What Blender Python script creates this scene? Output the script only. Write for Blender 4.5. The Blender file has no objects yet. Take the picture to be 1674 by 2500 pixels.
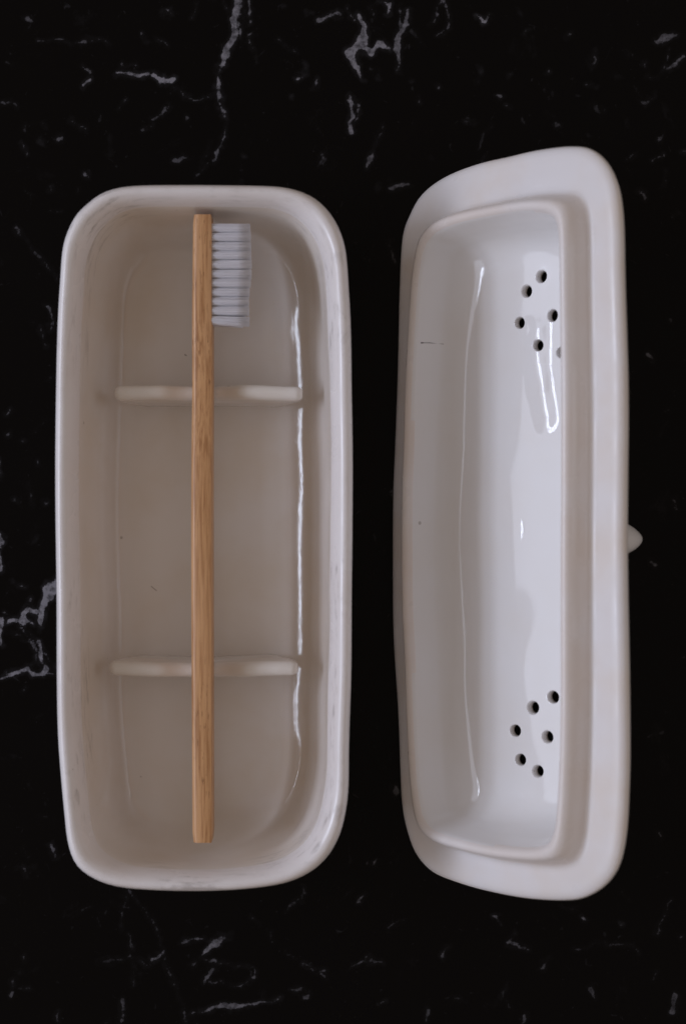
import bpy, bmesh, math, random
import numpy as np
from mathutils import Vector, Matrix, noise

random.seed(4)
S = bpy.context.scene
COL = S.collection

# ---------------------------------------------------------------- camera, world, lamps, exposure
FPX = 4700.0            # focal length in photograph pixels (1674 x 2500)
CX, CY = 837.0, 1250.0
CAMZ = 0.606
cam = bpy.data.cameras.new('camera')
cam.sensor_fit = 'VERTICAL'; cam.sensor_height = 36.0
cam.lens = 36.0 * FPX / 2500.0
cam.clip_start = 0.01; cam.clip_end = 50
cam.dof.use_dof = True; cam.dof.focus_distance = 0.590; cam.dof.aperture_fstop = 7.5
cam_o = bpy.data.objects.new('camera', cam); COL.objects.link(cam_o)
cam_o.location = (0, 0, CAMZ)
S.camera = cam_o
S.render.resolution_x = 685; S.render.resolution_y = 1024

W = bpy.data.worlds.new('World'); S.world = W; W.use_nodes = True
bg = W.node_tree.nodes['Background']
bg.inputs[0].default_value = (1.0, 0.83, 0.71, 1); bg.inputs[1].default_value = 0.27

def window_pane(loc, size, power, color=(0.86, 0.88, 1.0), target=(0.0, 0, 0.03)):
    l = bpy.data.lights.new('window_light', 'AREA'); l.shape = 'RECTANGLE'
    l.size, l.size_y = size; l.energy = power; l.color = color
    o = bpy.data.objects.new('window_light', l); COL.objects.link(o)
    o.location = loc
    d = Vector(target) - Vector(loc)
    o.rotation_euler = d.to_track_quat('-Z', 'Y').to_euler()
    return o
# one tall window on the left, divided by a transom into two panes
window_pane((-1.16, 0.03, 0.590), (0.50, 0.095), 2.6, color=(0.72, 0.80, 1.0))
window_pane((-1.13, 0.03, 0.705), (0.50, 0.080), 2.3, color=(0.72, 0.80, 1.0))
# the softer light of the curtained panes around it
window_pane((-1.20, 0.00, 0.66), (1.3, 0.70), 6.0, color=(0.76, 0.82, 1.0))

# a second, fainter window across the room
window_pane((1.15, 0.10, 0.95), (0.55, 0.45), 1.3, color=(0.80, 0.86, 1.0))

vs = S.view_settings
vs.view_transform = 'Standard'; vs.look = 'None'; vs.exposure = 0.0; vs.gamma = 1.0
vs.use_curve_mapping = False

# ---------------------------------------------------------------- helpers
def world_at(px, py, z):
    k = (CAMZ - z) / FPX
    return ((px - CX) * k, -(py - CY) * k)

def tag(o, label=None, cat=None, group=None, kind=None):
    if label: o['label'] = label
    if cat: o['category'] = cat
    if group: o['group'] = group
    if kind: o['kind'] = kind
    return o

def empty(name, loc=(0, 0, 0), rot=None):
    o = bpy.data.objects.new(name, None); COL.objects.link(o)
    o.location = loc; o.empty_display_size = 0.02
    if rot: o.rotation_euler = rot
    return o

def link_mesh(name, me, mat, parent=None):
    o = bpy.data.objects.new(name, me); COL.objects.link(o)
    if mat: me.materials.clear(); me.materials.append(mat)
    if parent: o.parent = parent
    return o

def mesh_from(name, verts, faces, smooth=True):
    me = bpy.data.meshes.new(name); me.from_pydata([tuple(v) for v in verts], [], faces)
    me.validate(); me.update()
    if smooth: me.polygons.foreach_set('use_smooth', [True] * len(me.polygons))
    return me

def split_mesh(me, name, keep, fix=None):
    """Sub-mesh of the faces kept, with the normals of the whole, so that seams stay smooth."""
    vn = [tuple(n.vector) for n in me.vertex_normals]
    if fix:
        for i, w in enumerate(me.vertices):
            q = fix(w.co)
            if q is not None: vn[i] = tuple(q)
    used = {}; verts = []; norms = []; faces = []
    for p in me.polygons:
        if not keep(p): continue
        f = []
        for vi in p.vertices:
            if vi not in used:
                used[vi] = len(verts); verts.append(tuple(me.vertices[vi].co)); norms.append(vn[vi])
            f.append(used[vi])
        faces.append(f)
    m = bpy.data.meshes.new(name); m.from_pydata(verts, [], faces); m.update()
    m.polygons.foreach_set('use_smooth', [True] * len(m.polygons))
    m.normals_split_custom_set_from_vertices(norms)
    return m

def loft(rings, cap_start=None, cap_end=None):
    """closed rings of equal length -> verts, faces; caps are centre points"""
    n = len(rings[0]); verts = [v for r in rings for v in r]; faces = []
    for i in range(len(rings) - 1):
        for j in range(n):
            a = i * n + j; b = i * n + (j + 1) % n
            faces.append((a, b, b + n, a + n))
    if cap_start is not None:
        c = len(verts); verts.append(cap_start)
        for j in range(n): faces.append((c, (j + 1) % n, j))
    if cap_end is not None:
        c = len(verts); verts.append(cap_end); b0 = (len(rings) - 1) * n
        for j in range(n): faces.append((c, b0 + j, b0 + (j + 1) % n))
    return verts, faces

def closed_spline(pts, n):
    """Catmull-Rom through a closed list of points, resampled evenly by length"""
    P = np.array(pts, float); m = len(P); out = []
    for i in range(m):
        p0, p1, p2, p3 = P[i - 1], P[i], P[(i + 1) % m], P[(i + 2) % m]
        for t in np.linspace(0, 1, 16, endpoint=False):
            out.append(0.5 * (2 * p1 + (p2 - p0) * t + (2 * p0 - 5 * p1 + 4 * p2 - p3) * t * t + (3 * p1 - p0 - 3 * p2 + p3) * t ** 3))
    Q = np.array(out)
    # light smoothing takes the tracing jitter out
    for _ in range(24): Q = 0.25 * np.roll(Q, 1, 0) + 0.5 * Q + 0.25 * np.roll(Q, -1, 0)
    C = np.vstack([Q, Q[:1]]); s = np.r_[0, np.cumsum(np.hypot(*np.diff(C, axis=0).T))]
    t = np.linspace(0, s[-1], n, endpoint=False)
    R = np.c_[np.interp(t, s, C[:, 0]), np.interp(t, s, C[:, 1])]
    area = 0.5 * np.sum(R[:, 0] * np.roll(R[:, 1], -1) - np.roll(R[:, 0], -1) * R[:, 1])
    if area < 0: R = R[::-1]
    return R

class Outline:
    def __init__(s, R):
        s.R = R; s.lo = R.min(0); s.hi = R.max(0); s.c = (s.lo + s.hi) / 2; s.h = (s.hi - s.lo) / 2
    def inset(s, dx, dy=None):
        dy = dx if dy is None else dy
        k = np.array([(s.h[0] - dx) / s.h[0], (s.h[1] - dy) / s.h[1]])
        return s.c + (s.R - s.c) * k

def wob(x, y, z, sc, amp, seed=0.0):
    return amp * noise.noise(Vector((x * sc + seed, y * sc - seed, z * sc + 2 * seed)))

# ---------------------------------------------------------------- materials
def new_mat(name):
    m = bpy.data.materials.new(name); m.use_nodes = True
    nt = m.node_tree; b = nt.nodes['Principled BSDF']
    return m, nt, b

def N(nt, typ, **kw):
    n = nt.nodes.new(typ)
    for k, v in kw.items():
        if k.startswith('i_'):
            key = k[2:]; key = int(key) if key.isdigit() else key.replace('_', ' ')
            n.inputs[key].default_value = v
        else: setattr(n, k, v)
    return n

def math_n(nt, op, a, b=None, clamp=False, c=None):
    n = nt.nodes.new('ShaderNodeMath'); n.operation = op; n.use_clamp = clamp
    for i, v in enumerate((a, b, c)):
        if v is None: continue
        if isinstance(v, (int, float)): n.inputs[i].default_value = v
        else: nt.links.new(v, n.inputs[i])
    return n.outputs[0]

def maprange(nt, v, a, b, c=0.0, d=1.0, smooth=True):
    n = nt.nodes.new('ShaderNodeMapRange'); n.interpolation_type = 'SMOOTHSTEP' if smooth else 'LINEAR'
    nt.links.new(v, n.inputs[0])
    for i, x in zip((1, 2, 3, 4), (a, b, c, d)): n.inputs[i].default_value = x
    return n.outputs[0]

def mixc(nt, fac, a, b):
    n = nt.nodes.new('ShaderNodeMix'); n.data_type = 'RGBA'
    for sock, v in ((n.inputs[0], fac), (n.inputs[6], a), (n.inputs[7], b)):
        if isinstance(v, (int, float)): sock.default_value = v
        elif isinstance(v, tuple): sock.default_value = v + (1,) if len(v) == 3 else v
        else: nt.links.new(v, sock)
    return n.outputs[2]

def objcoord(nt, scale=(1, 1, 1)):
    tc = nt.nodes.new('ShaderNodeTexCoord'); mp = nt.nodes.new('ShaderNodeMapping')
    mp.inputs['Scale'].default_value = scale
    nt.links.new(tc.outputs['Object'], mp.inputs[0])
    return mp.outputs[0]

def noise_n(nt, vec, scale, detail=3, rough=0.55, dist=0.0):
    n = N(nt, 'ShaderNodeTexNoise', i_Scale=scale, i_Detail=detail, i_Roughness=rough, i_Distortion=dist)
    nt.links.new(vec, n.inputs['Vector']); return n.outputs[0]

def segment_mask(nt, P, A, B, w0, w1, soft):
    """1 inside a tapering stroke from A to B: a hair crack or speck in the glaze"""
    def vm(op, a, b):
        n = nt.nodes.new('ShaderNodeVectorMath'); n.operation = op
        for i, v in enumerate((a, b)):
            if v is None: continue
            if isinstance(v, (tuple, Vector)): n.inputs[i].default_value = tuple(v)
            else: nt.links.new(v, n.inputs[i])
        return n
    A = Vector(A); B = Vector(B); BA = B - A
    pa = vm('SUBTRACT', P, A).outputs[0]
    dt = vm('DOT_PRODUCT', pa, BA).outputs['Value']
    h = math_n(nt, 'MULTIPLY', dt, 1.0 / max(BA.length_squared, 1e-12), clamp=True)
    sc = nt.nodes.new('ShaderNodeVectorMath'); sc.operation = 'SCALE'; sc.inputs[0].default_value = tuple(BA)
    nt.links.new(h, sc.inputs['Scale'])
    d = vm('LENGTH', vm('SUBTRACT', pa, sc.outputs[0]).outputs[0], None).outputs['Value']
    w = math_n(nt, 'MULTIPLY_ADD', h, w1 - w0, c=w0)
    e = math_n(nt, 'SUBTRACT', d, w)
    return maprange(nt, e, 0.0, soft, 1.0, 0.0)

def glaze_mat(name, base, warm, rough, marks=(), scuff=None, bump=0.0, stain=0.35, ridges=()):
    """white ceramic; marks = strokes in object space, scuff = (z0, z1) band of grey rubbing"""
    m, nt, b = new_mat(name); L = nt.links
    P = objcoord(nt)
    big = maprange(nt, noise_n(nt, P, 38, 3), 0.35, 0.75)
    col = mixc(nt, math_n(nt, 'MULTIPLY', big, stain), base, warm)
    # pin holes and iron specks in the glaze
    vo = N(nt, 'ShaderNodeTexVoronoi', i_Scale=150.0); L.new(P, vo.inputs['Vector'])
    sz = maprange(nt, noise_n(nt, P, 95, 1), 0.60, 0.75, 0.0, 0.085, smooth=False)
    spk = math_n(nt, 'LESS_THAN', vo.outputs['Distance'], sz)
    col = mixc(nt, math_n(nt, 'MULTIPLY', spk, 0.45), col, (0.22, 0.17, 0.13))
    r = None
    if scuff:
        sep = nt.nodes.new('ShaderNodeSeparateXYZ'); L.new(P, sep.inputs[0])
        z = math_n(nt, 'ADD', sep.outputs[2], math_n(nt, 'MULTIPLY', math_n(nt, 'SUBTRACT', noise_n(nt, P, 26, 2), 0.5), 0.006))
        lo, hi = scuff
        band = math_n(nt, 'MULTIPLY', maprange(nt, z, lo - 0.002, lo + 0.001), maprange(nt, z, hi - 0.001, hi + 0.003, 1, 0))
        Ps = objcoord(nt, (1, 1, 6))
        st = maprange(nt, noise_n(nt, Ps, 130, 5, 0.65), 0.50, 0.70)
        patch = maprange(nt, noise_n(nt, P, 22, 2), 0.42, 0.62)
        f = math_n(nt, 'MULTIPLY', math_n(nt, 'MULTIPLY', band, st), patch)
        col = mixc(nt, math_n(nt, 'MULTIPLY', f, 0.55), col, (0.26, 0.23, 0.21))
        r = f
    for (A, B, w0, w1, soft, k, c) in marks:
        mk = segment_mask(nt, P, A, B, w0, w1, soft)
        col = mixc(nt, math_n(nt, 'MULTIPLY', mk, k), col, c)
    L.new(col, b.inputs['Base Color'])
    rr = maprange(nt, noise_n(nt, P, 60, 3), 0.3, 0.7, rough * 0.75, rough * 1.3)
    if r is not None: rr = math_n(nt, 'MULTIPLY_ADD', r, 0.25, c=rr)
    L.new(rr, b.inputs['Roughness'])
    b.inputs['IOR'].default_value = 1.5
    if bump:
        bp = N(nt, 'ShaderNodeBump', i_Strength=bump, i_Distance=0.0006)
        h = math_n(nt, 'ADD', math_n(nt, 'MULTIPLY', noise_n(nt, P, 90, 2), 1.0), math_n(nt, 'MULTIPLY', noise_n(nt, P, 900, 2), 0.12))
        L.new(h, bp.inputs['Height']); L.new(bp.outputs[0], b.inputs['Normal'])
        if ridges:
            tot = None
            wn = N(nt, 'ShaderNodeTexNoise', i_Scale=95.0, i_Detail=1.0); L.new(P, wn.inputs['Vector'])
            wv = nt.nodes.new('ShaderNodeVectorMath'); wv.operation = 'MULTIPLY_ADD'
            L.new(wn.outputs[1], wv.inputs[0]); wv.inputs[1].default_value = (.0024,) * 3; L.new(P, wv.inputs[2])
            wo = nt.nodes.new('ShaderNodeVectorMath'); wo.operation = 'SUBTRACT'; L.new(wv.outputs[0], wo.inputs[0]); wo.inputs[1].default_value = (.0012,) * 3
            PW = wo.outputs[0]
            for ((A, B, w, hh),) in ridges:
                g = math_n(nt, 'MULTIPLY', segment_mask(nt, PW, A, B, 0.0, 0.0, w), hh)
                tot = g if tot is None else math_n(nt, 'MAXIMUM', tot, g)
            b2 = N(nt, 'ShaderNodeBump', i_Strength=1.0, i_Distance=1.0)
            L.new(tot, b2.inputs['Height']); L.new(bp.outputs[0], b2.inputs['Normal']); L.new(b2.outputs[0], b.inputs['Normal'])
    return m

# ---------------------------------------------------------------- the marble top
def Z(o, k, pts): return [(o[0] + k * x, o[1] + k * y, w * k * 0.5) for x, y, w in pts]
def build_tabletop():
    k6 = 837 / 1568.0
    V = []   # (points with half width in photo pixels, brightness)
    def a(o, k, br, *pts): V.append((Z(o, k, pts), br * (.75 if o[1] > 2000 else 1.0)))
    o = (0, 0)
    a(o, k6, .8, (1093, -20, 26), (1085, 80, 26), (1075, 130, 20), (1065, 180, 32), (1035, 230, 30), (1015, 290, 14), (995, 330, 7), (997, 400, 9), (1007, 450, 14), (1018, 500, 12), (1033, 550, 8))
    a(o, k6, .45, (1033, 560, 2), (1025, 640, 4), (1000, 690, 8), (980, 735, 24))
    a(o, k6, .25, (975, 740, 5), (940, 770, 4), (900, 810, 4))
    a(o, k6, .45, (1098, 90, 5), (1100, 170, 5))
    a(o, k6, .5, (1135, -10, 10), (1133, 95, 9)); a(o, k6, .45, (1152, 150, 12), (1145, 190, 6), (1165, 230, 7), (1175, 275, 5))
    a(o, k6, .8, (528, 340, 8), (600, 340, 20), (685, 346, 8))
    a(o, k6, 1.4, (712, 358, 10), (740, 374, 26), (788, 362, 18))
    a(o, k6, .45, (800, 385, 3), (850, 435, 4), (910, 455, 5), (970, 450, 3))
    a(o, k6, 1.0, (388, 382, 10), (422, 360, 4)); a(o, k6, .4, (380, 310, 8), (412, 332, 10))
    a(o, k6, .35, (180, 182, 3), (280, 185, 4), (340, 203, 9), (400, 188, 6), (460, 183, 8), (494, 195, 9))
    a(o, k6, .6, (742, 66, 6), (775, 58, 8), (790, 72, 6))
    a(o, k6, .6, (1440, 102, 12), (1510, 78, 9), (1552, 55, 3))
    a(o, k6, 1.0, (1360, 360, 12), (1392, 325, 6), (1402, 305, 3)); a(o, k6, .6, (1436, 410, 10), (1450, 362, 4))
    for (x0, y0, x1, y1, w, br) in [(90, 655, 130, 697, 4, .5), (320, 560, 400, 590, 5, .35), (640, 607, 692, 573, 4, .4), (685, 545, 775, 490, 5, .35),
            (657, 150, 670, 190, 5, .5), (725, 175, 762, 202, 3, .4), (585, 300, 620, 290, 8, .5), (505, 620, 507, 705, 3, .4), (800, 740, 862, 720, 5, .3),
            (545, 500, 575, 440, 4, .3), (260, 632, 275, 625, 14, .35), (120, 880, 155, 895, 4, .3), (880, 85, 892, 12, 3, .3), (548, 290, 550, 305, 8, .4),
            (1470, 705, 1478, 745, 4, .4), (1270, 180, 1360, 248, 2, .3), (1015, 10, 1070, 60, 2, .3), (0, 470, 75, 478, 3, .3), (130, 85, 145, 95, 9, .3),
            (230, 860, 240, 875, 8, .4), (115, 580, 112, 600, 9, .3), (210, 560, 212, 580, 9, .3), (390, 795, 396, 803, 8, .4), (1340, 448, 1343, 450, 5, .9),
            (190, 643, 192, 645, 6, 1.1), (1122, 706, 1125, 709, 5, .9), (1408, 58, 1411, 60, 5, .9), (1298, 34, 1300, 35, 5, .9), (855, 545, 862, 540, 14, .25), (1090, 835, 1095, 825, 8, .4), (950, 660, 905, 810, 3, .2)]:
        a(o, k6, br, (x0, y0, w), (x1, y1, w * .6))
    o = (837, 0)
    a(o, k6, 1.0, (65, 65, 14), (88, 120, 24), (80, 190, 36), (42, 240, 46), (65, 305, 26), (85, 358, 6))
    a(o, k6, .95, (85, 205, 20), (130, 232, 34), (172, 196, 28), (216, 226, 12)); a(o, k6, .5, (20, 40, 5), (40, 80, 5))
    a(o, k6, .6, (300, 50, 14), (298, 110, 20), (262, 150, 26), (245, 222, 26), (250, 320, 4)); a(o, k6, .35, (265, 40, 10), (262, 130, 12))
    a(o, k6, 1.0, (160, 12, 8), (205, 30, 16), (203, 60, 6)); a(o, k6, .35, (130, 25, 6), (138, 70, 5))
    a(o, k6, .4, (462, -10, 14), (470, 90, 6), (484, 140, 5), (440, 162, 4)); a(o, k6, .35, (450, 15, 4), (425, 70, 4), (397, 108, 3))
    a(o, k6, 1.35, (602, 76, 10), (636, 100, 24), (656, 96, 12)); a(o, k6, .35, (672, 70, 5), (668, 95, 5))
    a(o, k6, .45, (1432, 186, 14), (1480, 172, 26), (1522, 160, 10)); a(o, k6, .45, (1155, 225, 3), (1145, 250, 6), (1128, 292, 6))
    a(o, k6, .35, (1490, 230, 6), (1470, 285, 5), (1455, 342, 4)); a(o, k6, .5, (1475, 328, 8), (1512, 305, 10), (1556, 262, 6))
    a(o, k6, .8, (32, 440, 8), (38, 500, 10), (40, 560, 24), (42, 602, 8)); a(o, k6, .5, (66, 480, 6), (62, 545, 6))
    a(o, k6, .5, (152, 670, 4), (140, 720, 9), (118, 762, 14)); a(o, k6, .3, (185, 568, 5), (160, 655, 4)); a(o, k6, .4, (210, 868, 14), (295, 852, 12))
    for (x0, y0, x1, y1, w, br) in [(558, 550, 607, 560, 6, .5), (705, 440, 731, 440, 5, .45), (748, 487, 765, 495, 5, .5), (1122, 384, 1168, 391, 5, .4),
            (1370, 465, 1422, 440, 5, .35), (1245, 352, 1266, 345, 7, .45), (1385, 350, 1430, 360, 5, .3), (855, 140, 840, 168, 4, .35), (1020, 158, 1045, 150, 6, .3),
            (340, 465, 344, 445, 5, .35), (975, 575, 985, 570, 9, .35), (1292, 570, 1296, 560, 6, .35), (1480, 775, 1462, 850, 5, .35), (1410, 728, 1460, 702, 5, .35), (1290, 725, 1340, 705, 4, .3), (1190, 505, 1192, 518, 9, .3), (1370, 300, 1372, 305, 10, .35),
            (1555, 690, 1566, 684, 8, .6), (1436, 640, 1440, 660, 5, .35), (630, 327, 634, 325, 6, .9), (750, 347, 755, 344, 5, .7), (160, 362, 162, 365, 6, .9), (932, 320, 934, 323, 6, .6), (306, 368, 308, 372, 5, .8), (425, 402, 432, 398, 14, .4), (610, 365, 616, 362, 7, .35), (400, 716, 406, 722, 6, .4), (1122, 628, 1124, 630, 4, .7), (635, 735, 650, 722, 4, .35), (150, 857, 162, 852, 4, .5), (812, 62, 814, 64, 4, .6), (1305, 240, 1300, 262, 4, .3)]:
        a(o, k6, br, (x0, y0, w), (x1, y1, w * .6))
    o = (0, 1050); k8 = 400 / 1338.0
    a(o, k8, 1.1, (480, 1230, 40), (455, 1290, 60), (400, 1318, 80), (375, 1400, 44), (350, 1450, 48), (345, 1540, 56), (352, 1605, 24))
    a(o, k8, 1.05, (345, 1490, 44), (290, 1475, 40), (235, 1452, 40), (180, 1500, 34), (200, 1556, 50), (120, 1545, 34), (62, 1582, 24)); a(o, k8, .9, (240, 1550, 26), (270, 1570, 20))
    a(o, k8, .85, (312, 1725, 20), (325, 1800, 36), (340, 1895, 24), (375, 1950, 24), (345, 1985, 28), (290, 1985, 34), (222, 1936, 46), (140, 1962, 30), (70, 2000, 24), (10, 2042, 14))
    a(o, k8, .6, (305, 1825, 12), (270, 1885, 12), (235, 1930, 14)); a(o, k8, .5, (245, 1735, 18), (300, 1800, 18)); a(o, k8, .4, (375, 1985, 8), (460, 1993, 8))
    a(o, k8, .9, (5, 1555, 36), (2, 1640, 40), (-10, 1740, 20)); a(o, k8, .9, (-6, 265, 30), (-2, 350, 24)); a(o, k8, .9, (-4, 850, 24), (2, 900, 24), (-6, 1140, 14))
    for (x0, y0, x1, y1, w, br) in [(40, 1490, 250, 1700, 4, .35), (250, 1700, 455, 1958, 5, .35), (60, 1640, 230, 1740, 4, .3), (98, 1240, 210, 1272, 5, .6), (130, 560, 140, 570, 26, .35), (360, 585, 378, 595, 18, .35),
            (190, 78, 200, 78, 14, .4), (60, 30, 75, 25, 10, .4), (285, 240, 298, 280, 5, .3), (250, 1640, 262, 1670, 20, .4), (230, 1390, 245, 1392, 12, .6), (180, 2140, 215, 2100, 7, .3), (300, 880, 306, 884, 8, .6), (240, 450, 275, 640, 4, .2)]:
        a(o, k8, br, (x0, y0, w), (x1, y1, w * .7))
    o = (0, 2150); k5 = 1674 / 1568.0
    a(o, k5, .95, (502, 126, 6), (488, 142, 13), (468, 166, 5)); a(o, k5, .5, (420, 138, 10), (445, 128, 6), (466, 132, 3)); a(o, k5, .5, (502, 128, 3), (527, 125, 3)); a(o, k5, .4, (468, 166, 3), (438, 190, 3))
    a(o, k5, .45, (465, 181, 1.6), (505, 188, 2), (537, 196, 2.4), (580, 203, 1.6), (581, 222, 1.6), (562, 240, 1.6), (528, 238, 1.4), (480, 232, 1.4))
    a(o, k5, .5, (488, 205, 8), (472, 230, 5)); a(o, k5, .7, (440, 306, 3), (478, 296, 6), (500, 290, 11), (545, 292, 9), (598, 282, 4), (640, 265, 2))
    a(o, k5, .8, (343, 182, 7), (366, 172, 5)); a(o, k5, .35, (290, 20, 1.2), (330, 65, 1.4), (352, 100, 1.6), (372, 170, 1.6), (395, 230, 1.6), (430, 322, 1.4))
    for (x0, y0, x1, y1, w, br) in [(296, 130, 305, 240, 1.6, .35), (282, 40, 280, 115, 1.6, .3), (690, 188, 748, 206, 2, .6), (716, 200, 748, 218, 1.5, .5), (800, 196, 840, 175, 3, .4), (830, 182, 870, 190, 5, .4), (1160, 146, 1206, 152, 6, .45), (1162, 146, 1182, 124, 2, .6), (1020, 148, 1010, 172, 4, .5),
            (1546, 262, 1538, 302, 13, .45), (1500, 122, 1512, 90, 5, .35), (1512, 90, 1534, 45, 3, .3), (826, 46, 834, 28, 3, .5), (1236, 196, 1250, 180, 6, .4), (1352, 245, 1357, 262, 9, .35), (1200, 300, 1190, 322, 3, .4), (870, 285, 882, 275, 3, .4), (690, 45, 692, 18, 1.5, .4), (650, 75, 690, 30, 1.5, .3), (576, 78, 595, 100, 3, .35), (55, 175, 60, 185, 6, .35), (30, 240, 50, 205, 4, .35), (22, 260, 30, 256, 9, .35), (62, 243, 68, 245, 6, .5), (280, 275, 278, 322, 4, .35), (1380, 142, 1446, 148, 1.5, .3), (1446, 148, 1460, 166, 1.5, .3), (1310, 158, 1380, 142, 1.5, .25), (700, 262, 696, 264, 8, .35), (1282, 60, 1318, 64, 1.5, .35), (310, 183, 336, 197, 2, .4), (225, 185, 300, 180, 2, .3), (1127, 80, 1129, 81, 4, .9), (1421, 96, 1422, 98, 3.5, 1.2), (1337, 85, 1338, 86, 3.5, .8), (975, 300, 970, 322, 6, .35), (1040, 270, 1062, 280, 3, .3), (130, 298, 128, 318, 3, .4), (920, 90, 880, 110, 3, .25), (660, 252, 690, 244, 3, .35), (1552, 125, 1548, 128, 5, .6)]:
        a(o, k5, br, (x0, y0, w), (x1, y1, w * .6))
    # right edge of the top, and the gaps between the things
    for (x0, y0, x1, y1, w, br) in [(1590, 1370, 1600, 1380, 10, .4), (958, 1205, 964, 1215, 8, .4), (960, 1935, 968, 1925, 12, .4), (40, 560, 85, 610, 3, .3), (85, 610, 140, 680, 2, .25), (118, 745, 128, 800, 10, .35), (122, 2060, 134, 2090, 6, .5), (60, 2120, 66, 2140, 4, .3), (1560, 470, 1570, 485, 8, .4), (1580, 865, 1592, 872, 8, .4), (912, 2110, 920, 2104, 5, .4), (100, 800, 112, 840, 3, .4), (1640, 1210, 1648, 1240, 6, .3), (1600, 2030, 1606, 2040, 4, .3), (20, 1010, 30, 1000, 5, .3), (950, 600, 960, 640, 4, .3)]:
        V.append(([(x0, y0, w * .5), (x1, y1, w * .3)], br))
    # faint random flecks of the same stone, all over and beyond the picture
    rng = random.Random(11)
    for i in range(300):
        x = rng.uniform(-350, 2024); y = rng.uniform(-350, 2850); an = rng.uniform(0, math.pi); ln = rng.uniform(3, 45) ** 1.0
        V.append(([(x, y, rng.uniform(.5, 2.0)), (x + ln * math.cos(an), y + ln * math.sin(an), .4)], rng.uniform(.03, .13)))

    fine = 0.00055
    def axis(lo, hi, far):
        inner = np.arange(lo, hi, fine)
        out = np.array([.004, .012, .03, .07, .14, .24, .36]); out = out[out < far]
        return np.r_[(lo - np.r_[out, far])[::-1], inner, inner[-1] + np.r_[out, far]]
    xs = axis(-0.135, 0.135, 0.42); ys = axis(-0.190, 0.190, 0.42)
    nx, ny = len(xs), len(ys)
    XX, YY = np.meshgrid(xs, ys)
    sd = np.full(XX.shape, 0.006); br = np.zeros(XX.shape)
    kk = CAMZ / FPX
    rg = np.random.default_rng(5)
    def vnoise(cell):
        gx, gy = int(.9 / cell) + 3, int(.9 / cell) + 3
        G = rg.uniform(-1, 1, (gy, gx)); u = (XX + .45) / cell; v_ = (YY + .45) / cell
        u = np.clip(u, 0, gx - 2); v_ = np.clip(v_, 0, gy - 2)
        iu = u.astype(int); iv = v_.astype(int); fu = u - iu; fv = v_ - iv; fu = fu * fu * (3 - 2 * fu); fv = fv * fv * (3 - 2 * fv)
        return (G[iv, iu] * (1 - fu) + G[iv, iu + 1] * fu) * (1 - fv) + (G[iv + 1, iu] * (1 - fu) + G[iv + 1, iu + 1] * fu) * fv
    WX = XX + .0009 * vnoise(.0042) + .00045 * vnoise(.0016); WY = YY + .0009 * vnoise(.0042) + .00045 * vnoise(.0016)
    thin = .00030 * vnoise(.0022)
    for pts, b in V:
        for (x0, y0, w0), (x1, y1, w1) in zip(pts[:-1], pts[1:]):
            ax, ay = (x0 - CX) * kk, -(y0 - CY) * kk; bx, by = (x1 - CX) * kk, -(y1 - CY) * kk
            r0, r1 = w0 * kk, w1 * kk; m = max(r0, r1) + .006
            i0, i1 = np.searchsorted(xs, (min(ax, bx) - m, max(ax, bx) + m)); j0, j1 = np.searchsorted(ys, (min(ay, by) - m, max(ay, by) + m))
            if i1 <= i0 or j1 <= j0: continue
            X = WX[j0:j1, i0:i1]; Y = WY[j0:j1, i0:i1]
            dx, dy = bx - ax, by - ay; l2 = max(dx * dx + dy * dy, 1e-12)
            h = np.clip(((X - ax) * dx + (Y - ay) * dy) / l2, 0, 1)
            d = np.hypot(X - ax - h * dx, Y - ay - h * dy) - (r0 + (r1 - r0) * h) + thin[j0:j1, i0:i1]
            s = sd[j0:j1, i0:i1]; q = br[j0:j1, i0:i1]; near = d < s
            q[near] = b; s[near] = d[near]
    n = nx * ny
    co = np.zeros((n, 3), np.float32); co[:, 0] = XX.ravel(); co[:, 1] = YY.ravel()
    I = (np.arange(ny - 1)[:, None] * nx + np.arange(nx - 1)[None, :]).ravel()
    quads = np.c_[I, I + 1, I + 1 + nx, I + nx]
    # slab: edge faces and an underside
    x0, x1, y0, y1 = xs[0], xs[-1], ys[0], ys[-1]; T = -0.03
    extra = np.array([(x0, y0, T), (x1, y0, T), (x1, y1, T), (x0, y1, T)], np.float32)
    verts = np.vstack([co, extra]); e = n
    loops = [quads.ravel()]; starts = list(range(0, 4 * len(quads), 4)); tot = 4 * len(quads)
    bot = list(range(0, nx)); top = list(range((ny - 1) * nx, ny * nx)); lef = [j * nx for j in range(ny)]; rig = [j * nx + nx - 1 for j in range(ny)]
    for poly in (bot[::-1] + [e, e + 1], top + [e + 2, e + 3], lef + [e + 3, e], rig[::-1] + [e + 1, e + 2], [e, e + 3, e + 2, e + 1]):
        loops.append(np.array(poly)); starts.append(tot); tot += len(poly)
    loops = np.concatenate(loops).astype(np.int32)
    me = bpy.data.meshes.new('tabletop')
    me.vertices.add(len(verts)); me.vertices.foreach_set('co', verts.ravel())
    me.loops.add(len(loops)); me.loops.foreach_set('vertex_index', loops)
    me.polygons.add(len(starts)); me.polygons.foreach_set('loop_start', np.array(starts, np.int32))
    me.update(calc_edges=True)
    for nm, arr in (('vein_distance', sd * 1000), ('vein_strength', br)):
        at = me.attributes.new(nm, 'FLOAT', 'POINT')
        at.data.foreach_set('value', np.r_[arr.ravel(), [6, 6, 6, 6] if nm == 'vein_distance' else [0] * 4].astype(np.float32))
    # stone
    m, nt, b = new_mat('black_marble'); L = nt.links
    P = objcoord(nt)
    d = N(nt, 'ShaderNodeAttribute', attribute_name='vein_distance').outputs['Fac']
    s = N(nt, 'ShaderNodeAttribute', attribute_name='vein_strength').outputs['Fac']
    jag = math_n(nt, 'SUBTRACT', noise_n(nt, P, 620, 4, 0.7), 0.5)
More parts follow.
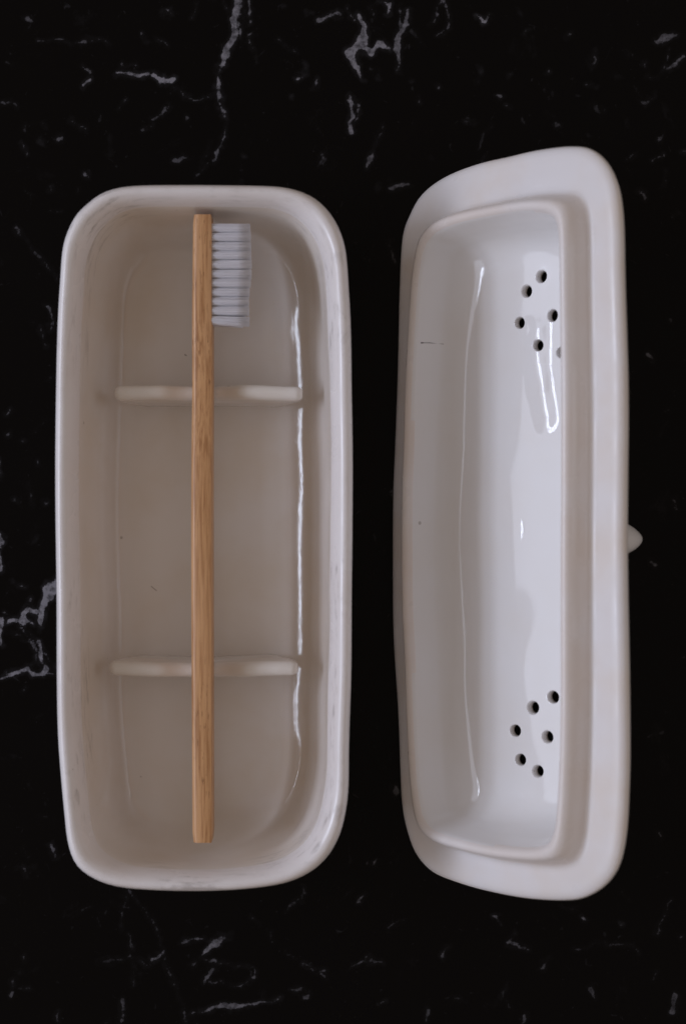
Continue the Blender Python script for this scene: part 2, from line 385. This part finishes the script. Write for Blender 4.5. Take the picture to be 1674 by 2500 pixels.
    jag2 = math_n(nt, 'SUBTRACT', noise_n(nt, P, 230, 2), 0.5)
    dd = math_n(nt, 'ADD', d, math_n(nt, 'ADD', math_n(nt, 'MULTIPLY', jag, 1.7), math_n(nt, 'MULTIPLY', jag2, 0.7)))
    core = maprange(nt, dd, -0.20, 0.12, 1, 0)
    halo = math_n(nt, 'MULTIPLY', maprange(nt, dd, 0.0, 1.6, 1, 0), 0.05)
    tex = maprange(nt, noise_n(nt, P, 420, 4, 0.65), 0.30, 0.70, 0.25, 1.25)
    vein = math_n(nt, 'MULTIPLY', math_n(nt, 'ADD', core, halo), math_n(nt, 'MULTIPLY', s, tex))
    # barely visible ghosts deeper in the stone
    gh = maprange(nt, noise_n(nt, P, 55, 6, 0.68, 0.6), 0.60, 0.80, 0, 0.035)
    fl = maprange(nt, noise_n(nt, P, 330, 3, 0.6, 1.0), 0.66, 0.80, 0, 0.07)
    vo = N(nt, 'ShaderNodeTexVoronoi', i_Scale=190.0); L.new(P, vo.inputs['Vector'])
    ds = math_n(nt, 'LESS_THAN', vo.outputs['Distance'], maprange(nt, vo.outputs['Color'], 0.90, 1.0, 0.0, 0.075, smooth=False))
    amt = math_n(nt, 'ADD', vein, math_n(nt, 'ADD', math_n(nt, 'ADD', gh, fl), math_n(nt, 'MULTIPLY', ds, 0.5)), clamp=True)
    col = mixc(nt, amt, (0.0022, 0.0018, 0.0019), (0.20, 0.195, 0.22))
    L.new(col, b.inputs['Base Color'])
    L.new(maprange(nt, noise_n(nt, P, 24, 3), .3, .7, .16, .24), b.inputs['Roughness'])
    b.inputs['IOR'].default_value = 1.20
    return tag(link_mesh('tabletop', me, m), 'black marble top with thin grey white veins', None, kind='structure')
build_tabletop()

# ---------------------------------------------------------------- materials of the things
def wood_mat():
    m, nt, b = new_mat('bamboo'); L = nt.links
    P = objcoord(nt)
    fib = noise_n(nt, objcoord(nt, (1, 0.035, 1)), 1500, 4, 0.6)
    bands = noise_n(nt, objcoord(nt, (1, 0.05, 1)), 420, 2, 0.5, 0.3)
    col = mixc(nt, maprange(nt, fib, 0.38, 0.64), (0.585, 0.320, 0.145), (0.37, 0.172, 0.066))
    col = mixc(nt, math_n(nt, 'MULTIPLY', maprange(nt, bands, 0.4, 0.7), 0.55), col, (0.63, 0.36, 0.18))
    # short dark vessels
    vs_ = noise_n(nt, objcoord(nt, (1, 0.13, 1)), 1900, 2, 0.5)
    fl = maprange(nt, vs_, 0.62, 0.70)
    zone = maprange(nt, noise_n(nt, P, 34, 1), 0.42, 0.62, 0.10, 0.6)
    col = mixc(nt, math_n(nt, 'MULTIPLY', fl, zone), col, (0.16, 0.062, 0.020))
    L.new(col, b.inputs['Base Color']); b.inputs['Roughness'].default_value = 0.42
    bp = N(nt, 'ShaderNodeBump', i_Strength=0.25, i_Distance=0.0002); L.new(fib, bp.inputs['Height']); L.new(bp.outputs[0], b.inputs['Normal'])
    return m
M_wood = wood_mat()
def bristle_mat():
    m, nt, b = new_mat('nylon')
    b.inputs['Base Color'].default_value = (0.93, 0.92, 0.96, 1); b.inputs['Roughness'].default_value = 0.4
    tr = N(nt, 'ShaderNodeBsdfTranslucent'); tr.inputs[0].default_value = (0.9, 0.88, 0.94, 1)
    mx = N(nt, 'ShaderNodeMixShader'); mx.inputs[0].default_value = 0.22
    nt.links.new(b.outputs[0], mx.inputs[1]); nt.links.new(tr.outputs[0], mx.inputs[2])
    nt.links.new(mx.outputs[0], nt.nodes['Material Output'].inputs[0])
    return m
M_bristle = bristle_mat()

# ---------------------------------------------------------------- the box
RIMZ = 0.045
dk = 1674 / 1568.0
rim_px = [(170, 500), (200, 468), (240, 440), (300, 426), (400, 423), (500, 423), (600, 425), (660, 430), (710, 447), (745, 475), (772, 515), (790, 570), (797, 650), (803, 760), (804, 900), (806, 1050), (806, 1200), (804, 1400), (803, 1550), (798, 1700), (797, 1800), (790, 1860), (775, 1915), (745, 1965), (700, 2000), (640, 2022), (540, 2034), (430, 2037), (330, 2034), (265, 2027), (215, 2010), (175, 1980), (155, 1930), (147, 1860), (140, 1780), (133, 1680), (130, 1550), (129, 1350), (127, 1150), (127, 1000), (129, 850), (133, 720), (138, 640), (145, 560)]
box_o = Outline(closed_spline([world_at(x * dk, y * dk, RIMZ - .004) for x, y in rim_px], 260))
FLOOR = 0.0068
def build_box():
    cx, cy = box_o.c
    root = empty('toothbrush_box', (cx, cy, -.0002))
    tag(root, 'open white glazed ceramic box holding the bamboo toothbrush across two dividers', 'box')
    mm = 0.001
    # (inset at the long sides, inset at the ends, z)
    prof = [(16, 16, 0.0), (12.5, 12.5, 0.0), (10.5, 10.5, .8), (8.5, 8.5, 3), (6.2, 6.2, 8), (4.0, 4.0, 15), (2.2, 2.2, 23), (1.0, 1.0, 31), (.25, .25, 37.5), (0, 0, 40.5), (.15, .15, 42.3), (.6, .6, 43.7), (1.3, 1.3, 44.6), (2.1, 2.1, 44.9), (3.0, 2.8, 44.6), (4.0, 3.7, 43.7), (5.0, 4.5, 42.3), (5.9, 5.2, 40.3),
            (6.6, 5.7, 38), (7.1, 6.1, 35), (7.7, 6.5, 31.5), (8.4, 6.9, 28), (9.2, 7.5, 24), (10.1, 8.5, 20), (11.1, 10.0, 16), (12.1, 11.8, 12.8), (13.2, 13.8, 10.3), (14.4, 15.8, 8.7), (15.9, 17.9, 7.7), (18.5, 20.2, 7.1)]
    right = [(6.6, 38), (7.0, 35), (7.5, 31.5), (8.1, 28), (8.8, 24.2), (9.5, 20.6), (10.4, 17.4), (11.6, 14.4), (13.1, 11.9), (15.1, 10.5), (17.4, 9.2), (20.2, 7.72)]
    rings = []
    for i, (ix, iy, z) in enumerate(prof):
        R = box_o.inset(ix * mm, iy * mm) - box_o.c
        ring = []
        for x, y in R:
            a = 0.35 if z < 1 else 1.0
            inner = i > 17; z = prof[i][2]
            dx = wob(x, y, z * mm, 22, (0.9 if inner else .35) * mm, 3.1) * a; dy = wob(x, y, z * mm, 22, (0.7 if inner else .3) * mm, 8.7) * a
            if inner and x > 0:          # gentler ramp from floor to wall along the side next to the lid
                w = min(1.0, max(0.0, (x / (box_o.h[0] - ix * mm) - .25) / .6)); w = w * w * (3 - 2 * w)
                rx, rz = right[i - 18]
                dx -= w * (rx - ix) * mm; z = z + w * (rz - z)
                dx += wob(x, y, z * mm, 62, .34 * mm * w, 2.9)
            dz = wob(x, y, 0, 18, .5 * mm, 5.5) if 25 < z else (wob(x, y, 0, 30, .3 * mm, 1.5) if inner else 0)
            ring.append((x + dx, y + dy, z * mm + dz))
        rings.append(ring)
    # floor rings
    n_prof = len(rings)
    bx, by = box_o.h[0] - .0195, box_o.h[1] - .0202
    last = box_o.inset(.0185, .0202) - box_o.c
    for s in np.linspace(1, 0, 22)[1:-1]:
        ring = []
        for x, y in last * s:
            zf = .0003 * s ** 4
            if x > 0:
                w = min(1.0, max(0.0, (x / (bx * s) - .25) / .6)); w = w * w * (3 - 2 * w)
                x -= w * .0017 * s; zf += w * .00065 * s ** 14
            ring.append((x, y, FLOOR + wob(x, y, 0, 30, .3 * mm, 1.5) + zf))
        rings.append(ring)
    v, f = loft(rings, cap_start=(0, 0, 0), cap_end=(0, 0, FLOOR + wob(0, 0, 0, 30, .3 * mm, 1.5)))
    me = mesh_from('box', v, f)
    n = len(rings[0])
    sp = []
    for (px, py, lx, ly, w) in [(656, 757, 5, 7, 1.6), (452, 866, 3, 2, 1.2), (344, 1896, 2, 1, 1.4), (370, 1432, 12, 10, .8)]:
        x, y = world_at(px, py, FLOOR); x -= cx; y -= cy; k = CAMZ / FPX
        sp.append(((x, y, FLOOR), (x + lx * k, y - ly * k, FLOOR), w * k, w * .6 * k, 1.5 * k, .55, (0.16, 0.11, 0.08)))
    glaze = glaze_mat('box_glaze', (0.765, 0.715, 0.675), (0.70, 0.61, 0.51), 0.06, marks=sp, scuff=(0.030, 0.041), bump=.10, stain=.6)
    bisque = glaze_mat('box_rim_glaze', (0.79, 0.755, 0.75), (0.71, 0.65, 0.62), 0.30, scuff=(0.039, 0.0442), bump=.22, stain=.5)
    lo, hi = 8 * n, 18 * n       # faces of the rim come from these rings
    nf = len(me.polygons)
    body = split_mesh(me, 'body', lambda p: not (lo <= p.index < hi))
    rim = split_mesh(me, 'rim', lambda p: lo <= p.index < hi)
    link_mesh('body', body, glaze, root); link_mesh('rim', rim, bisque, root)
    # the two brush rests
    gl2 = glaze_mat('divider_glaze', (0.80, 0.76, 0.72), (0.67, 0.60, 0.52), 0.06, bump=.10, stain=.5)
    notch_x = world_at(493, 0, .027)[0]
    for (x0, x1, yc, bow, lean, sd) in ((278, 738, 957, -2, -1.2, 1.0), (265, 727, 1632, 9, .9, 2.0)):
        ztop = .0295
        X0, Y = world_at(x0, yc, ztop); X1, _ = world_at(x1, yc, ztop); Xb = world_at(x0, yc + bow, ztop)[1] - Y
        st = 70; rings = []
        for i in range(st + 1):
            s = i / st
            # stations bunch up at the ends for a round cap
            s = 0.5 - 0.5 * math.cos(math.pi * s) if i not in (0, st) else s
            x = X0 + (X1 - X0) * s
            e = min(s, 1 - s) * (X1 - X0)                       # distance from the end
            cap = math.sqrt(max(0.0, 1 - max(0.0, 1 - e / .0022) ** 2)) if e < .0022 else 1.0
            dip = .0031 * math.exp(-((x - notch_x) / .0105) ** 4)
            zt = ztop - dip - (1 - cap) * .0022 + wob(x, sd, 0, 60, .0005)
            # the lower corners are cut back: the plate is narrower where it meets the floor
            over = max(0.0, 1 - e / .0085)
            zb = .0045 + over * .0195
            zb = min(zb, zt - .0035)
            th = (.0022 + wob(x, sd, 5, 50, .0004)) * (.35 + .65 * cap)
            plan = Xb * (math.exp(-((x - notch_x) / .016) ** 2)) + wob(x, sd, 9, 40, .0006)
            ring = []
            for q in range(20):
                an = 2 * math.pi * q / 20
                cy_, cz_ = math.cos(an), math.sin(an)
                if cz_ >= 0:
                    yy = th * cy_; zz = zt - th + th * cz_
                    t = (zz - .007) / .022
                else:
                    # straight sides, slight flare at the foot
                    q2 = -cz_
                    zz = (zt - th) + (zb - zt + th) * q2 ** 0.8
                    fl = 1 + .35 * max(0, q2 - .5)
                    yy = th * fl * (1 if cy_ > 0 else -1) * (abs(cy_) ** .35)
                lean_y = lean * .001 * (ztop - zz) / .02
                ring.append((x - cx, Y + plan + lean_y + yy - cy, zz))
            rings.append(ring)
        c0 = tuple(np.mean(np.array(rings[0]), 0)); c1 = tuple(np.mean(np.array(rings[-1]), 0))
        v, f = loft(rings, cap_start=c0, cap_end=c1)
        me = mesh_from('divider', v, f)
        bm = bmesh.new(); bm.from_mesh(me); bmesh.ops.recalc_face_normals(bm, faces=bm.faces); bm.to_mesh(me); bm.free()
        link_mesh('divider', me, gl2, root)
    return root
build_box()

# ---------------------------------------------------------------- the toothbrush
def build_brush():
    ZB, ZT = .0264, .0374
    xc, yb = world_at(494, 2058, ZT); _, yt = world_at(494, 523, ZT)
    L = yt - yb
    root = empty('toothbrush', (xc, yb, ZB))
    tag(root, 'bamboo toothbrush with white bristles lying on its side in the box', 'toothbrush')
    st = 60; rings = []
    for i in range(st + 1):
        s = i / st; y = L * s
        e = min(y, L - y); cap = 1 - max(0, 1 - e / .0012) ** 2 * .09
        hw = (.00292 + .00012 * math.sin(s * math.pi)) * cap             # half thickness seen from above
        if s > .8: hw -= .00014 * (s - .8) / .2
        top = (ZT - ZB) - .0022 * math.exp(-((s - .72) / .08) ** 2)       # a slight neck
        bow = -.0003 * math.sin(s * math.pi)
        ch_l, ch = .0011, .0005
        z1 = top - (1 - cap) * .0015; z0 = (1 - cap) * .002
        sec = [(-hw, ch + z0), (-hw + ch * .3, ch * .3 + z0), (-hw + ch, z0), (hw - ch, z0), (hw - ch * .3, z0 + ch * .3), (hw, z0 + ch), (hw, z1 - ch), (hw - ch * .3, z1 - ch * .3), (hw - ch, z1), (-hw + ch_l, z1), (-hw + ch_l * .62, z1 - ch_l * .22), (-hw + ch_l * .25, z1 - ch_l * .6), (-hw, z1 - ch_l * 1.1)]
        rings.append([(x + bow, y, z) for x, z in sec])
    c0 = tuple(np.mean(np.array(rings[0]), 0)); c1 = tuple(np.mean(np.array(rings[-1]), 0))
    v, f = loft(rings, cap_start=c0, cap_end=c1)
    me = mesh_from('handle', v, f)
    bm = bmesh.new(); bm.from_mesh(me); bmesh.ops.recalc_face_normals(bm, faces=bm.faces); bm.to_mesh(me); bm.free()
    me.set_sharp_from_angle(angle=math.radians(32))
    link_mesh('handle', me, M_wood, root)
    # tufts: each a bundle of filaments that spreads towards the tip
    rows, cols = 11, 4
    k = (CAMZ - .034) / FPX
    y_hi = yt - (546 - 523) * k - .0010; y_lo = yt - (788 - 523) * k + .0012
    rng = random.Random(3)
    for r in range(rows):
        for c in range(cols):
            if c % 2 == 0 and r == rows - 1: continue
            yr = y_hi + (y_lo - y_hi) * (r + (.5 if c % 2 == 0 else 0)) / (rows - 1) - yb
            zr = .0014 + c * .0026
            verts = []; faces = []
            ln = .0120 - (3 - c) * .0011 + rng.uniform(-.0002, .0002) + .0003 * math.sin(r * .5)
            skew = rng.uniform(-.12, .12) * .0012 - (.0004 if r == rows - 1 else 0)
            for q in range(130):
                rad = .00129 * math.sqrt((q + .5) / 130); an = q * 2.39996
                ay, az = rad * math.cos(an), rad * math.sin(an)
                sp = 1.07 + rng.uniform(-.12, .12)
                fr = .0001
                base = len(verts); nseg = 3
                for t in range(nseg + 1):
                    tt = t / nseg
                    yy = yr + ay * (1 + (sp - 1) * tt) + skew * tt; zz = zr + az * (1 + (sp - 1) * tt)
                    xx = .0020 + (ln + rng.uniform(-.00012, .00012) * (t == nseg)) * tt
                    for u in range(4):
                        b_ = u * math.pi / 2
                        verts.append((xx, yy + fr * math.cos(b_), zz + fr * math.sin(b_)))
                for t in range(nseg):
                    for u in range(4):
                        a = base + t * 4 + u; b2 = base + t * 4 + (u + 1) % 4
                        faces.append((a, b2, b2 + 4, a + 4))
                faces.append(tuple(base + nseg * 4 + u for u in range(4)))
            link_mesh('bristle_tuft', mesh_from('bristle_tuft', verts, faces), M_bristle, root)
    return root
build_brush()

# ---------------------------------------------------------------- the lid, leaning on one long edge and on its knob
TH = math.radians(48.0)
ZL = 0.0034
LX = (962 - CX) / FPX * (CAMZ - ZL)
LO = Vector((LX, 0, ZL)); LU = Vector((math.cos(TH), 0, math.sin(TH))); LN = Vector((-math.sin(TH), 0, math.cos(TH)))
def lid_at(px, py, h):
    """photo pixel -> the lid's own plane at height h above the flange"""
    d = Vector(((px - CX) / FPX, -(py - CY) / FPX, -1.0)); C = Vector((0, 0, CAMZ)); O = LO + LN * h
    P = C + d * ((O - C).dot(LN) / d.dot(LN)) - O
    return (P.dot(LU), P.y)
k3 = 660 / 1568.0
def zz(oy, pts): return [(940 + k3 * x, oy + k3 * y) for x, y in pts]
flange_px = (zz(320, [(62, 1850), (75, 1450), (82, 1150), (90, 900), (100, 690), (115, 570), (150, 480), (200, 385), (280, 305), (400, 235), (560, 180), (700, 150), (850, 115), (1000, 92), (1100, 87), (1180, 100), (1250, 150), (1300, 220), (1335, 310), (1355, 420), (1365, 550), (1370, 750), (1380, 1200), (1384, 1500), (1386, 1850)])
             + zz(1100, [(1386, 400), (1387, 900)]) + zz(1600, [(1391, 0), (1396, 300), (1400, 620), (1395, 800), (1385, 1000), (1360, 1170), (1320, 1270), (1250, 1350), (1150, 1405), (1050, 1418), (900, 1412), (750, 1395), (560, 1360), (400, 1315), (280, 1265), (190, 1170), (140, 1050), (105, 900), (90, 700), (75, 300), (58, 0)])
             + zz(1100, [(50, 900), (50, 300)]))
lip_px = (zz(320, [(112, 1850), (118, 1500), (132, 1200), (150, 950), (165, 800), (192, 660), (235, 585), (300, 535), (420, 490), (580, 455), (740, 428), (850, 422), (935, 428), (985, 455), (1010, 510), (1020, 590), (1026, 800), (1030, 1300), (1032, 1850)])
          + zz(1100, [(1032, 900)]) + zz(1600, [(1030, 0), (1028, 500), (1018, 800), (1005, 980), (985, 1080), (945, 1140), (850, 1160), (700, 1152), (540, 1133), (390, 1098), (280, 1062), (215, 1015), (175, 930), (150, 780), (132, 560), (122, 300), (118, 0)])
          + zz(1100, [(105, 900), (103, 300)]))
CREST = .0082
fl_o = Outline(closed_spline([lid_at(x, y, -.0015) for x, y in flange_px], 300))
lp_o = Outline(closed_spline([lid_at(x, y, CREST) for x, y in lip_px], 300))
print('flange size', fl_o.h * 2000, 'lo', fl_o.lo * 1000, 'lip size', lp_o.h * 2000, lp_o.lo * 1000, lp_o.hi * 1000, 'box', box_o.h * 2000, box_o.lo * 1000, box_o.hi * 1000)

def align(R, ref):
    """start both outlines at the same angle so the loft does not twist"""
    c = (ref.lo + ref.hi) / 2
    def param(o, P):
        q = (P - o.c) / o.h; return np.arctan2(q[:, 1], q[:, 0])
    return np.roll(R.R, -int(np.argmin(np.abs(param(R, R.R)))), 0)
fl_o = Outline(align(fl_o, fl_o)); lp_o = Outline(align(lp_o, lp_o))

FSL = .15
def floor_h(x):
    """inside of the lid: shallow near the low edge, deeper towards the raised one"""
    return -.0066 - FSL * (x - .022)
# runs of thicker glaze inside the lid: photo pixels, half width and height in metres
RIDGES = [(1284, 806, 1308, 806, .0034, .00040), (1308, 806, 1310, 880, .0058, .00074), (1310, 880, 1318, 960, .0052, .00066), (1318, 960, 1334, 1026, .0052, .00064)]
def build_lid():
    mm = .001
    root = empty('box_lid', (0, 0, 0))
    root.matrix_world = Matrix(((LU.x, 0, LN.x, LO.x), (0, 1, 0, 0), (LU.z, 0, LN.z, LO.z), (0, 0, 0, 1)))
    tag(root, 'upturned white ceramic box lid leaning on one edge, vent holes inside', 'lid')
    rings = []
    def add(R, hf, w=0.0, wamp=.35):
        ring = []; fine_w = .32 * mm if wamp > .55 else 0.0
        for x, y in R:
            h = hf(x) if callable(hf) else hf
            ring.append((x + wob(x, y, h, 25, wamp * mm, 2.2), y + wob(x, y, h, 25, wamp * mm, 6.1), h + wob(x, y, 0, 20, wamp * 1.2 * mm, 9.3) + (wob(x * 2, y, 0, 42, fine_w, 4.4) if fine_w else 0)))
        rings.append(ring)
    # back, from the middle out
    pl = lp_o.inset(.0125)
    plc = pl.mean(0)
    for s in np.linspace(0, 1, 16)[1:]:
        add(plc + (pl - plc) * s, lambda x: floor_h(x) - .0025)
    add(lp_o.inset(.0095), lambda x: floor_h(x) * .86 - .0030); add(lp_o.inset(.006), lambda x: floor_h(x) * .62 - .0034); add(lp_o.inset(.002), -.0062); add(lp_o.inset(-.002), -.0050)
    for t in (.3, .6, .85): add((1 - t) * lp_o.inset(-.002) + t * fl_o.inset(.0022), -.0047)
    add(fl_o.inset(.0008), -.0040); add(fl_o.inset(.0001), -.0027); add(fl_o.inset(.0), -.0018); add(fl_o.inset(.0004), -.0008); add(fl_o.inset(.0014), -.00015); add(fl_o.inset(.0026), .0001)
    for t in (.2, .4, .6, .8, .94): add((1 - t) * fl_o.inset(.003) + t * lp_o.inset(-.0042), .0001)
    n_fl = len(rings)
    add(lp_o.inset(-.0036), .0004); add(lp_o.inset(-.0030), .0011); add(lp_o.inset(-.0026), .0025); add(lp_o.inset(-.0022), .0045); add(lp_o.inset(-.0018), .0062); add(lp_o.inset(-.0011), .0076); add(lp_o.inset(-.0002), .0082)
    add(lp_o.inset(.0008), .0081); add(lp_o.inset(.0017), .0073)
    n_in = len(rings)
    add(lp_o.inset(.0022), .0060); add(lp_o.inset(.0027), .0042); add(lp_o.inset(.0034), .0020); add(lp_o.inset(.0042), -.0004)
    add(lp_o.inset(.0054), lambda x: .45 * floor_h(x)); add(lp_o.inset(.0070), lambda x: .68 * floor_h(x)); add(lp_o.inset(.0090), lambda x: .85 * floor_h(x)); add(lp_o.inset(.0112), lambda x: .95 * floor_h(x), 0, .5)
    fr = lp_o.inset(.0136); frc = fr.mean(0)
    nfl = 40
    for s in np.linspace(1, 0, nfl)[:-1]:
        add(frc + (fr - frc) * s, lambda x: floor_h(x), 0, .6)
    def cpt(c, dh, wamp):
        x, y = c; h = floor_h(x) + dh
        return (x + wob(x, y, h, 25, wamp * mm, 2.2), y + wob(x, y, h, 25, wamp * mm, 6.1), h + wob(x, y, 0, 20, wamp * 1.2 * mm, 9.3))
    v, f = loft(rings, cap_start=cpt(plc, -.0025, .35), cap_end=cpt(frc, 0, .6))
    me = mesh_from('lid', v, f)
    bm = bmesh.new(); bm.from_mesh(me); bmesh.ops.recalc_face_normals(bm, faces=bm.faces); bm.to_mesh(me); bm.free()
    from mathutils.bvhtree import BVHTree
    ov = [w.co.copy() for w in me.vertices]; on = [Vector(w.vector) for w in me.vertex_normals]; of = [tuple(p.vertices) for p in me.polygons]
    bvh = BVHTree.FromPolygons(ov, of)
    def smooth_normal(p, tol=2e-5):
        loc, nrm, fi, dist = bvh.find_nearest(p)
        if dist > tol: return None
        acc = Vector()
        for vi in of[fi]: acc += on[vi] / ((ov[vi] - loc).length_squared + 1e-12)
        return acc.normalized()
    camo = Vector(((Vector((0, 0, CAMZ)) - LO).dot(LU), 0, (Vector((0, 0, CAMZ)) - LO).dot(LN)))
    def hit(px, py):
        d = Vector(((px - CX) / FPX, -(py - CY) / FPX, -1.0)); d = Vector((d.dot(LU), d.y, d.dot(LN))).normalized()
        return bvh.ray_cast(camo, d)[0]
    tmp = bpy.data.objects.new('tmp_lid', me); COL.objects.link(tmp)
    # vent holes, drilled through with a softened mouth
    holes = [(1320, 675), (1284, 711), (1346, 770), (1266, 788), (1311, 843), (1368, 860), (1349, 1702), (1300, 1728), (1255, 1784), (1336, 1799), (1268, 1855), (1312, 1883), (1384, 1890)]
    cv = []; cf = []
    for (px, py) in holes:
        h = -.010
        for _ in range(12):
            x, y = lid_at(px, py, h); h = floor_h(x)
        r = .00165 + random.uniform(-.0001, .0001)
        h += wob(x, y, 0, 20, .72 * mm, 9.3)
        prof = [(r * 1.75, .0016), (r * 1.50, .00035), (r * 1.28, -.00005), (r * 1.12, -.0004), (r * 1.02, -.0010), (r, -.0018), (r, -.0075)]
        tilt = Vector((FSL, 0, 1)).normalized()       # square to the inside of the lid
        t1 = Vector((0, 1, 0)); t2 = t1.cross(tilt)
        seg = 28; rg = []
        for rr, hh in prof:
            rg.append([tuple(Vector((x, y, h)) + tilt * hh + (t1 * math.cos(a) + t2 * math.sin(a)) * rr * (1 + .03 * math.sin(2 * a + px))) for a in np.linspace(0, 2 * math.pi, seg, endpoint=False)])
        vv, ff = loft(rg, cap_start=tuple(Vector((x, y, h)) + tilt * prof[0][1]), cap_end=tuple(Vector((x, y, h)) + tilt * prof[-1][1]))
        b0 = len(cv); cv += vv; cf += [tuple(b0 + i for i in q) for q in ff]
    cme = mesh_from('cutter', cv, cf)
    bm = bmesh.new(); bm.from_mesh(cme); bmesh.ops.recalc_face_normals(bm, faces=bm.faces); bm.to_mesh(cme); bm.free()
    cut = bpy.data.objects.new('tmp_cut', cme); COL.objects.link(cut)
    md = tmp.modifiers.new('b', 'BOOLEAN'); md.operation = 'DIFFERENCE'; md.object = cut; md.solver = 'EXACT'
    dg = bpy.context.evaluated_depsgraph_get()
    full = bpy.data.meshes.new_from_object(tmp.evaluated_get(dg))
    bpy.data.objects.remove(tmp); bpy.data.objects.remove(cut)
    print('lid faces', len(me.polygons), '->', len(full.polygons))
    # hair crack and stains
    marks = []
    A, B, Cc = hit(1028, 837), hit(1048, 837), hit(1082, 840)
    for P0, P1, w0, w1 in ((A, A + (B - A) * .25, .00018, .00010), (A, B, .00004, .00006), (B, Cc, .00006, .00001)):
        P0 = P0.copy(); P1 = P1.copy(); marks.append((P0, P1, w0, w1, .00014, .75, (0.07, 0.045, 0.04)))
    glaze = glaze_mat('lid_glaze', (0.81, 0.80, 0.805), (0.77, 0.73, 0.69), 0.06, marks=marks, bump=.05, stain=.4, ridges=[[(hit(x0, y0), hit(x1, y1), w, hh)] for x0, y0, x1, y1, w, hh in RIDGES])
    satin = glaze_mat('lid_flange_glaze', (0.79, 0.765, 0.77), (0.75, 0.66, 0.58), 0.36, bump=.2, stain=.6)
    crest = glaze_mat('lid_lip_glaze', (0.79, 0.745, 0.73), (0.74, 0.64, 0.57), 0.30, bump=.25, stain=.6)
    base = lp_o.inset(-.0039)
    # which faces belong where: lip = above the flange up to the crest, bowl = glazed inside and holes, flange = the rest
    hx, hy = lp_o.h; c = lp_o.c
    poly_in = lp_o.inset(.0019); poly_out = lp_o.inset(-.0040)
    def inside(poly, p):
        x, y = p; X, Y = poly[:, 0], poly[:, 1]; X2, Y2 = np.roll(X, -1), np.roll(Y, -1)
        cr = ((Y > y) != (Y2 > y)) & (x < (X2 - X) * (y - Y) / (Y2 - Y + 1e-15) + X)
        return bool(cr.sum() & 1)
    cls = []
    for p in full.polygons:
        q = p.center
        if inside(poly_in, (q.x, q.y)):
            top = q.z > floor_h(q.x) - .0019 if q.z < 0.0 else True
            cls.append(2 if top and p.normal.z > -.35 else 0)
        elif q.z > -.0003 + .0006 and inside(poly_out, (q.x, q.y)): cls.append(1)
        else: cls.append(0)
    fl_me = split_mesh(full, 'flange', lambda p: cls[p.index] == 0, smooth_normal)
    lip_me = split_mesh(full, 'lip', lambda p: cls[p.index] == 1, smooth_normal)
    bowl_me = split_mesh(full, 'bowl', lambda p: cls[p.index] == 2, smooth_normal)
    link_mesh('flange', fl_me, satin, root); link_mesh('lip', lip_me, crest, root); link_mesh('bowl', bowl_me, glaze, root)
    # knob: foot, neck and pointed bud whose tip meets the table
    tipw = Vector(((1567 - CX) / FPX * (CAMZ - .003), -(1316 - CY) / FPX * (CAMZ - .003), .0005))
    rel = tipw - LO; tip = Vector((rel.dot(LU), rel.y, rel.dot(LN)))
    ax = tip.x - .003; 
    foot = Vector((ax, tip.y, floor_h(ax) - .0022))
    dirv = (tip - foot); ln = dirv.length; dirv.normalize()
    kp = [(.0072, 0.0), (.0090, .0014), (.0088, .0028), (.0072, .006), (.0056, .010), (.0050, .015), (.0051, .020), (.0056, .025)]
    rest = ln - .025
    for t in np.linspace(.08, 1, 18):
        r = .0056 + (.0060 - .0056) * math.sin(min(1, t / .35) * math.pi / 2) if t < .35 else .0060 * max(0, 1 - ((t - .35) / .65) ** 1.9) ** .68
        kp.append((max(r, .00025), .025 + rest * t))
    t1 = Vector((0, 1, 0)); t1 = (t1 - dirv * t1.dot(dirv)).normalized(); t2 = dirv.cross(t1)
    rg = []
    for r, s in kp:
        rg.append([tuple(foot + dirv * s + (t1 * math.cos(a) + t2 * math.sin(a)) * r * (1 + .05 * math.sin(3 * a + 60 * s))) for a in np.linspace(0, 2 * math.pi, 40, endpoint=False)])
    v, f = loft(rg, cap_start=tuple(foot), cap_end=tuple(tip))
    me = mesh_from('knob', v, f)
    bm = bmesh.new(); bm.from_mesh(me); bmesh.ops.recalc_face_normals(bm, faces=bm.faces); bm.to_mesh(me); bm.free()
    link_mesh('knob', me, glaze, root)
    print('knob length', ln, 'tip', tip)
build_lid()
